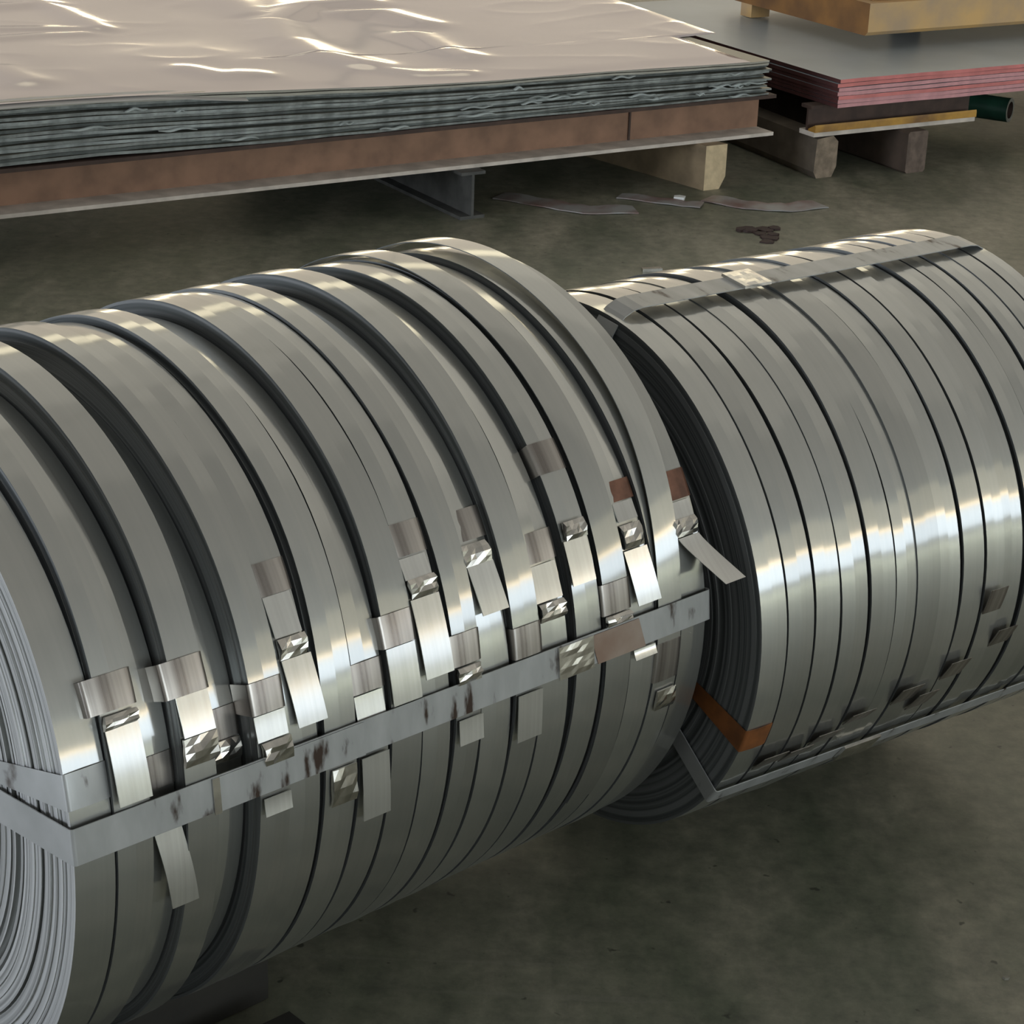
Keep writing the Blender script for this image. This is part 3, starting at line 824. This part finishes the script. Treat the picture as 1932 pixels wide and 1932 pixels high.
# film-covered stack: every sheet is a thing
NS = 16
def thick(u_):
    d = -u_
    return .100 + .010 * sstep(d / .7) + .048 * sstep((d - .8) / 1.5)
def sag(u_):
    return 0.0
US = [(-3.2 + k * 3.2 / 64) for k in range(65)]
for i in range(NS):
    rng = random.Random(300 + i)
    top = (i == NS - 1)
    du = rng.uniform(-.012, .014); dv = rng.uniform(-.008, .006) + (.016 if i in (5, 9, 12) else 0); ph = rng.uniform(0, 6.28)
    t_ = .0044
    cz = q(-1.6, .8, .25 + i / NS * thick(-1.6))
    rows_t, rows_b = [], []
    VS = [0, .012, .03, .4, 1.2, 1.62]
    for u_ in US:
        gap = thick(u_) / NS
        wv = .0003 * sin(u_ * 7.3 + ph) + .0002 * sin(u_ * 17 + 2 * ph)
        if -2.5 < u_ < -1.6: wv += .006 * sin(PI * (u_ + 2.5) / .9) ** 2 * (1 - i / (NS - 1))
        t_ = gap * .80
        z = .2515 + i * gap + wv
        fr = dv + .004 * sin(u_ * 5 + ph) + .0025 * sin(u_ * 21 + ph)
        a, c_ = [], []
        for k, v_ in enumerate(VS):
            uu = u_ + du * (u_ > -1)
            p = q(uu, v_ + (fr if k < 3 else 0), z + (.0003 * sin(u_ * 30 + ph) if k == 0 else 0)) - cz
            a.append(p + ZU * t_); c_.append(p)
        rows_t.append(a); rows_b.append(c_)
    mb = MB()
    mb.grid(rows_t, 1, False, flip=False); mb.grid(rows_b, 1, False, flip=True)
    mb.grid([[b_[0], a[0]] for a, b_ in zip(rows_t, rows_b)], 0, False, flip=True)
    mb.grid([[a[-1], b_[-1]] for a, b_ in zip(rows_t, rows_b)], 0, False, flip=True)
    mb.grid([rows_t[-1], rows_b[-1]], 0, False, flip=False); mb.grid([rows_b[0], rows_t[0]], 0, False, flip=False)
    lab = {0: 'lowest grey steel sheet of the film-covered stack, lying on the brown beam', NS - 1: 'top grey steel sheet of the stack, directly under the lilac film'}.get(i, '%s grey steel sheet from the bottom of the film-covered stack on the brown beam' % ORD[i])
    o = mb.build('steel_sheet', [M[('plate_edge', 'plate_edge_d', 'plate_edge_l')[(0, 1, 0, 2, 0, 1, 2, 0, 1, 0, 2, 0, 1, 0, 3, 3)[i] % 3] if i < 14 else 'plate_pale'], M['plate_face']], None, cz)
    tag(o, lab, 'metal sheet', 'grey sheets of the film-covered stack')
# torn film scraps along the sheet edges
rng = random.Random(5)
for k in range(30):
    u_ = rng.choice((rng.uniform(-1.0, -.06), rng.uniform(-1.0, -.06), rng.uniform(-2.3, -1.0)))
    i = rng.randint(1, NS - 3); z = .2515 + i * thick(u_) / NS
    Lw = rng.uniform(.03, .13); hh = rng.uniform(.003, .006); p1 = rng.uniform(0, 6)
    c0 = q(u_, -.016, z); mb = MB(); n = 10; top, bot = [], []
    for j in range(n + 1):
        t = j / n; x = (t - .5) * Lw; e_ = math.sqrt(max(0.02, sin(PI * t)))
        zz = .0025 * sin(9 * t + p1); fwd = -.005 * e_ * (.5 + .5 * sin(7 * t + p1))
        a = QU * x + QV * fwd + ZU * (zz + hh * e_); b_ = QU * x + QV * (fwd * .3) + ZU * zz
        top.append([a, b_]); bot.append([a + QV * .008, b_ + QV * .010])
    mb.grid(top, 0, True, flip=True); mb.grid(bot, 0, True)
    mb.grid([[a[0], b_[0]] for a, b_ in zip(top, bot)], 0, False); mb.grid([[b_[1], a[1]] for a, b_ in zip(top, bot)], 0, False)
    tag(mb.build('film_scrap', M['white_film'], None, c0), 'torn wavy scrap of pale film stuck along the sheet edges of the film-covered stack', 'film scrap', 'film scraps along the sheet edges')

RIDGES = [([(-1.13, .94), (-1.23, .65), (-1.25, .41), (-1.19, .25)], .024, .06), ([(-1.11, .98), (-.89, 1.2), (-.71, 1.19)], .022, .06), ([(-.85, 1.03), (-.73, 1.01), (-.70, .80)], .018, .05),
 ([(-1.17, .18), (-1.1, .11), (-.97, .09)], .012, .035), ([(-.82, .64), (-.85, .43), (-.85, .30)], .018, .05), ([(-1.73, 1.44), (-1.69, 1.23), (-1.69, .91)], .016, .035), ([(-2.0, .93), (-1.87, .92), (-1.75, .91)], .010, .03),
 ([(-2.05, .78), (-1.89, .82), (-1.76, .83)], .009, .03), ([(-1.70, .26), (-1.65, .17), (-1.55, .17)], .012, .04), ([(-1.1, 1.33), (-1.13, 1.08)], .018, .06), ([(-1.9, 1.29), (-1.7, 1.34)], .014, .04), ([(-2.4, .9), (-2.2, .5), (-2.15, .2)], .016, .05)]
def ridge_h(u_, v_):
    h_ = 0.0
    for pts, a_, wd in RIDGES:
        wd *= 1.35
        best = 9.0
        for (x0, y0), (x1, y1) in zip(pts[:-1], pts[1:]):
            dx, dy = x1 - x0, y1 - y0
            t = max(0.0, min(1.0, ((u_ - x0) * dx + (v_ - y0) * dy) / (dx * dx + dy * dy)))
            d = math.hypot(u_ - x0 - t * dx, v_ - y0 - t * dy)
            if d < best: best = d
        if best < 3 * wd: h_ = max(h_, a_ * math.exp(-(best / wd) ** 2))
    return h_
def film(name, outline_u, v0, v1, nv, label, zoff, amp):
    """wavy plastic film; outline_u(v) = right edge"""
    nu = 170; cz = q(-1.6, (v0 + v1) / 2, .37)
    rows, bot = [], []
    for j in range(nv + 1):
        v_ = lerp(v0, v1, j / nv); ue = outline_u(v_); a, c_ = [], []
        for k in range(nu + 1):
            u_ = lerp(-3.2, ue, k / nu)
            z = .2515 + (NS - 1) * thick(u_) / NS + .0034 + zoff
            p3 = Vector((u_ * .9 + v_ * .35, v_ * 1.3 - u_ * .3, 3.1))
            wv = amp * noise.noise(p3) + amp * .30 * noise.noise(p3 * 2.3) + amp * .18 * (1 - abs(noise.noise(p3 * 2.9 + Vector((5, 1, 2))))) ** 8
            edge = min(1.0, (v_ - v0) / .10, (ue - u_) / .05 + .1)
            p = q(u_, v_, z + .0032 + (.006 * math.log(1 + math.exp(min(30, (wv - .004) / .006))) + 0.66 * ridge_h(u_, v_)) * sstep(edge)) - cz
            a.append(p + ZU * .0006); c_.append(p)
        rows.append(a); bot.append(c_)
    mb = MB(); mb.grid(rows, 0, True, flip=True); mb.grid(bot, 0, True)
    mb.grid([rows[0], bot[0]], 0, False); mb.grid([[b_[-1], a[-1]] for a, b_ in zip(rows, bot)], 0, False)
    o = mb.build(name, M['film'], None, cz); tag(o, label, 'plastic film'); return o
film('plastic_film', lambda v_: lerp(-.077, -.044, v_ / .386) if v_ < .395 else lerp(.108, .163, (v_ - .406) / .576), -.012, 1.60, 120, 'large wavy lilac plastic film covering the sheet stack at the top left', .000, .020)
# pale curled strip at the front-left of the stack
mb = MB(); cz = q(-1.9, -.01, .40); top, bot = [], []
for k in range(25):
    u_ = lerp(-2.6, -1.66, k / 24); z = .2515 + (NS - .2) * thick(u_) / NS + .001 - .012 * sstep((u_ + 1.9) / .25)
    top.append([q(u_, -.022, z - .010) - cz, q(u_, .02, z + .002) - cz]); bot.append([p - ZU * .0015 for p in top[-1]])
mb.grid(top, 0, True); mb.grid(bot, 0, True, flip=True); mb.grid([[b_[0], a[0]] for a, b_ in zip(top, bot)], 0, False, flip=True); mb.quad(top[-1][0], top[-1][1], bot[-1][1], bot[-1][0])
tag(mb.build('film_edge_strip', simple('pale_grey_film', (.50, .48, .46), .35, 0, .05), None, cz), 'pale grey strip of film folded over the front edge at the left of the stack', 'film scrap')

# wooden blocks and the steel dunnage -------------------------------------------------
def block(u0, v0, wd, z, length, lean, label, mw, me, chamf=.006, prof=None, name='wood_block'):
    """timber running to the back, front end at (u0,v0); lean = sideways run per length"""
    root = empty(name, q(u0 + wd / 2, v0 + length / 2, 0)); tag(root, label, 'wood block')
    base = q(u0, v0, 0) - root.location
    ax = (QV + QU * lean).normalized() * length
    prof = prof or [(chamf, 0), (wd - chamf, 0), (wd, chamf), (wd, z - chamf), (wd - chamf, z), (chamf, z), (0, z - chamf), (0, chamf)]
    mb = MB(); mb.prism([base + QU * a + ZU * b_ for a, b_ in prof], ax, 0, 1)
    mb.build('timber', [mw, me], root); return root
block(-.240, -.045, .075, .130, 1.5, -.16, 'pale wooden block with a light sawn end under the right end of the brown beam', M['wood'], M['wood_end'], prof=[(0, 0), (.055, 0), (.075, .035), (.075, .13), (0, .13)])
block(.150, -.060, .085, .124, 1.2, .10, 'weathered wooden log with a broken end beside the end of the brown beam', M['wood2'], M['wood2_end'], prof=[(.012, 0), (.07, 0), (.085, .03), (.085, .105), (.065, .124), (.005, .118), (0, .02)])
block(.455, -.120, .078, .126, 1.1, .02, 'dark square wooden block under the yellow beam', M['wood3'], M['wood3_end'])
# steel piece: short I section running to the back
root = empty('steel_support', q(-1.0, .3, 0)); tag(root, 'short grey steel section on the floor holding up the brown beam', 'beam')
o0 = q(-1.05, -.045, 0) - root.location
for nm, (a, wd, z0, z1) in {'bottom_flange': (0, .075, 0, .009), 'web': (.033, .008, .009, .121), 'top_flange': (0, .075, .121, .1295)}.items():
    mb = MB(); mb.box(o0 + QU * a + ZU * z0, QU * wd, QV * 1.5, ZU * (z1 - z0)); mb.build(nm, M['support'], root)

# red-edged stack ----------------------------------------------------------------------
RA = rad(30.9); RU = Vector((cos(RA), sin(RA), 0)); RV = Vector((-sin(RA), cos(RA), 0)); RO = Vector((0.905, 6.268, 0))
def rq(u_, v_, z): return RO + RU * u_ + RV * v_ + ZU * z
# yellow beam
root = empty('yellow_beam', rq(.45, .07, .126), RA); tag(root, 'yellow painted steel beam under the red-edged sheets', 'beam')
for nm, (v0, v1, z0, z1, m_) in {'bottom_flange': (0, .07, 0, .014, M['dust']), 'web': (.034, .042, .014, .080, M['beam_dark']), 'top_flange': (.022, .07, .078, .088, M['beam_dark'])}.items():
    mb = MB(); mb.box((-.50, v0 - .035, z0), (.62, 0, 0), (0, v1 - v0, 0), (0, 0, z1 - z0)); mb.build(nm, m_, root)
mb = MB(); mb.prism([(-.50, -.040, .014), (-.50, -.006, .014), (-.50, -.006, .020), (-.50, -.038, .036), (-.50, -.040, .030)][::-1], (.62, 0, 0)); mb.build('edge_rail', M['yellow'], root)['label'] = 'bright yellow rail'
i2 = empty('yellow_beam', rq(.7, .85, .126), RA); tag(i2, 'rear steel beam under the back of the red-edged sheets', 'beam')
mb = MB(); mb.box((-.6, -.04, 0), (1.9, 0, 0), (0, .08, 0), (0, 0, .088)); mb.build('box_section', M['brown'], i2)
NR = 7
for i in range(NR):
    rng = random.Random(500 + i)
    z0 = .2145 + i * .0122; t_ = .0108
    du = rng.uniform(-.006, .006); dv = rng.uniform(-.004, .004)
    c0 = rq(.9, .7, z0)
    mb = MB(); n = 24; top, bot = [], []
    for k in range(n + 1):
        u_ = lerp(du, 1.9, k / n); zz = .0006 * sin(u_ * 9 + i)
        vs = [dv + .0015 * sin(u_ * 25 + i), .3, 1.35]
        top.append([rq(u_, v_, z0 + zz + t_) - c0 for v_ in vs]); bot.append([rq(u_, v_, z0 + zz) - c0 for v_ in vs])
    em = 0 if i in (2, 5, 6) else 2
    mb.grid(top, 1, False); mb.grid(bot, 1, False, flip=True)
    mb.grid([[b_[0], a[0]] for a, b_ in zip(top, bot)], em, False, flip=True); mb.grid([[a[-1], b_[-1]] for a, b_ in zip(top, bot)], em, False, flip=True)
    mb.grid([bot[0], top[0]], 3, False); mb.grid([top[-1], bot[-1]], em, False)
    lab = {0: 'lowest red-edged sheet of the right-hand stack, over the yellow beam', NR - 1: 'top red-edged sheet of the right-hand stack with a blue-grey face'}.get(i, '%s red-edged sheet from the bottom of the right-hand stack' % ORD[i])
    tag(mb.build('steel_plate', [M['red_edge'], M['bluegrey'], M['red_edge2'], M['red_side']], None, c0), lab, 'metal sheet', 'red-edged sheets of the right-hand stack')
zt = .2145 + NR * .0122
# ochre slabs on top, on spacers
def slab(u0, v0, z0, lu, lv, h, label):
    root = empty('steel_slab', rq(u0 + lu / 2, v0 + lv / 2, z0), RA); tag(root, label, 'metal slab')
    mb = MB(); c = .012
    p = [(-lu / 2, -lv / 2 + c, 0), (-lu / 2, -lv / 2, c), (-lu / 2, -lv / 2, h), (-lu / 2, lv / 2, h), (-lu / 2, lv / 2, 0)]
    mb.prism(p[::-1], (lu, 0, 0), 0, 1); mb.build('slab_body', [M['ochre'], M['brown']], root); return root
slab(.36, .33, zt + .046, 1.6, .75, .100, 'thick ochre rusted slab lying above the red-edged sheets at the top right')
slab(.40, .36, zt + .1465, 1.6, .70, .08, 'second ochre slab on top of the thick slab, cut off by the top of the picture')
def spacer(u0, v0, label, m_=None):
    root = empty('wood_spacer', rq(u0 + .045, v0 + .03, zt + .0003)); tag(root, label, 'wood block')
    mb = MB(); mb.box(rq(u0, v0, zt + .0008) - root.location, RU * .075, RV * .06, ZU * .0445); mb.build('timber', m_ or M['ochre'], root)
spacer(.37, .95, 'ochre wooden spacer block behind the left end of the thick slab', M['ochre'])
spacer(1.5, .45, 'wooden spacer under the right part of the thick slab', M['wood3'])
spacer(.75, .62, 'wooden spacer hidden under the middle of the thick slab', M['wood3'])
mb = MB()
# green pipe
pp0 = Vector((1.545, 7.05, .062)); dr_ = (RU * -.55 + RV * .83).normalized()
pp0 = rq(1.02, .36, .060)
root = empty('steel_pipe', pp0 - Vector((0, 0, .060))); tag(root, 'green painted steel pipe with an open cut end beside the yellow beam', 'pipe')
N = 24
def ring(r_, off): 
    e1 = (RU * .83 + RV * .35).normalized(); ax = (RV - RU * .55).normalized(); e1 = ax.cross(ZU).normalized()
    return [Vector((0, 0, .060)) + ax * off + e1 * (r_ * cos(2 * PI * k / N)) + ZU * (r_ * sin(2 * PI * k / N)) for k in range(N + 1)]
mb = MB(); mb.grid([ring(.040, 0), ring(.040, .9)], 0, True, flip=True); mb.grid([ring(.040, .9), ring(.028, .9)], 0, False, flip=True); mb.build('pipe_wall', M['green'], root)
mb = MB(); mb.grid([ring(.040, -.0005), ring(.028, -.0005)], 0, False); mb.build('cut_end', M['pipe_end'], root)
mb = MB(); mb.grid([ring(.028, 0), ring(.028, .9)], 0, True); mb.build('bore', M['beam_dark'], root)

# ------------------------------------------------------------------ small things on the floor
def offcut(pts, wd, label, m=None, h=.003):
    c0 = sum((Vector((*p, 0)) for p in pts), Vector()) / len(pts); c0.z = 0
    P = [Vector((*p, 0)) for p in pts]; dense = []
    for a, b_ in zip(P[:-1], P[1:]):
        for k in range(6): dense.append(a.lerp(b_, k / 6))
    dense.append(P[-1]); L_, R_ = [], []
    for i, p in enumerate(dense):
        t = (dense[min(i + 1, len(dense) - 1)] - dense[max(i - 1, 0)]).normalized(); nn = Vector((-t.y, t.x, 0))
        z = .0015 + .004 * abs(sin(i * .7))
        L_.append(p + nn * wd / 2 + ZU * (z + h) - c0); R_.append(p - nn * wd / 2 + ZU * (z * .4 + h) - c0)
    mb = MB(); rows = [[a, b_] for a, b_ in zip(L_, R_)]; low = [[a - ZU * h, b_ - ZU * h] for a, b_ in rows]
    mb.grid(rows, 0, True, flip=True); mb.grid(low, 0, True)
    mb.grid([[a[0], b_[0]] for a, b_ in zip(rows, low)], 0, False); mb.grid([[b_[1], a[1]] for a, b_ in zip(rows, low)], 0, False)
    tag(mb.build('steel_offcut', m or M['offcut'], None, c0), label, 'scrap'); 
offcut([(-.07, 5.93), (.06, 5.86), (.17, 5.80), (.31, 5.83)], .075, 'brown-spotted steel offcut lying under the middle of the long brown beam')
offcut([(.27, 5.98), (.40, 5.93), (.50, 5.90)], .05, 'short dark steel offcut beside the small white scrap')
offcut([(.52, 5.99), (.63, 5.92), (.74, 5.91), (.84, 5.97)], .075, 'curved grey steel offcut lying in front of the weathered log')
mb = MB(); mb.prism([(-.016, -.01, 0), (.012, -.014, 0), (.018, .006, 0), (.002, .016, 0), (-.014, .010, 0)], (0.002, 0, .012)); tag(mb.build('white_scrap', M['white'], None, (.437, 5.962, .0002)), 'small white scrap on the floor between the offcuts', 'scrap')
# dark flakes of scale
root = empty('rust_scale', (.638, 5.60, 0)); tag(root, 'clump of dark red-brown scale on the floor behind the bundles', 'scrap')
rng = random.Random(9)
for k, (x, y, s_) in enumerate([(-.03, .06, .032), (.02, .075, .03), (.045, .085, .02), (-.0, .03, .025), (.02, -.01, .03), (.01, -.05, .022), (.03, .02, .02), (-.05, .055, .018)]):
    mb = MB(); n = 7
    mb.prism([Vector((x + s_ * rng.uniform(.6, 1.1) * cos(2 * PI * j / n), y + s_ * rng.uniform(.6, 1.1) * sin(2 * PI * j / n), .0003)) for j in range(n)], (0, 0, rng.uniform(.003, .007)))
    mb.build('flake', M['debris'], root)
# small bright clip on the floor behind the gap between the bundles
root = empty('metal_clip', (.335, 5.23, 0)); tag(root, 'small bright metal clip on the floor behind the right-hand bundle', 'scrap')
mb = MB(); mb.box((-.03, -.012, .0003), (.05, .012, 0), (-.004, .016, 0), (0, 0, .008)); mb.build('clip_body', M['seal'], root)
# grit
rng = random.Random(12)
for k, (x, y) in enumerate([(.62, 2.20), (.70, 2.42), (.36, 1.98), (.80, 2.62), (.10, 1.80), (.52, 2.05)]):
    mb = MB(); n = 6; s_ = rng.uniform(.003, .006)
    mb.prism([Vector((s_ * rng.uniform(.6, 1.2) * cos(2 * PI * j / n), s_ * rng.uniform(.6, 1.2) * sin(2 * PI * j / n), 0)) for j in range(n)], (0, 0, .003))
    tag(mb.build('grit_chip', M['pipe_end'], None, (x, y, .0002)), 'tiny pale chip of grit on the floor in front of the bundles', 'scrap', 'grit chips on the floor')
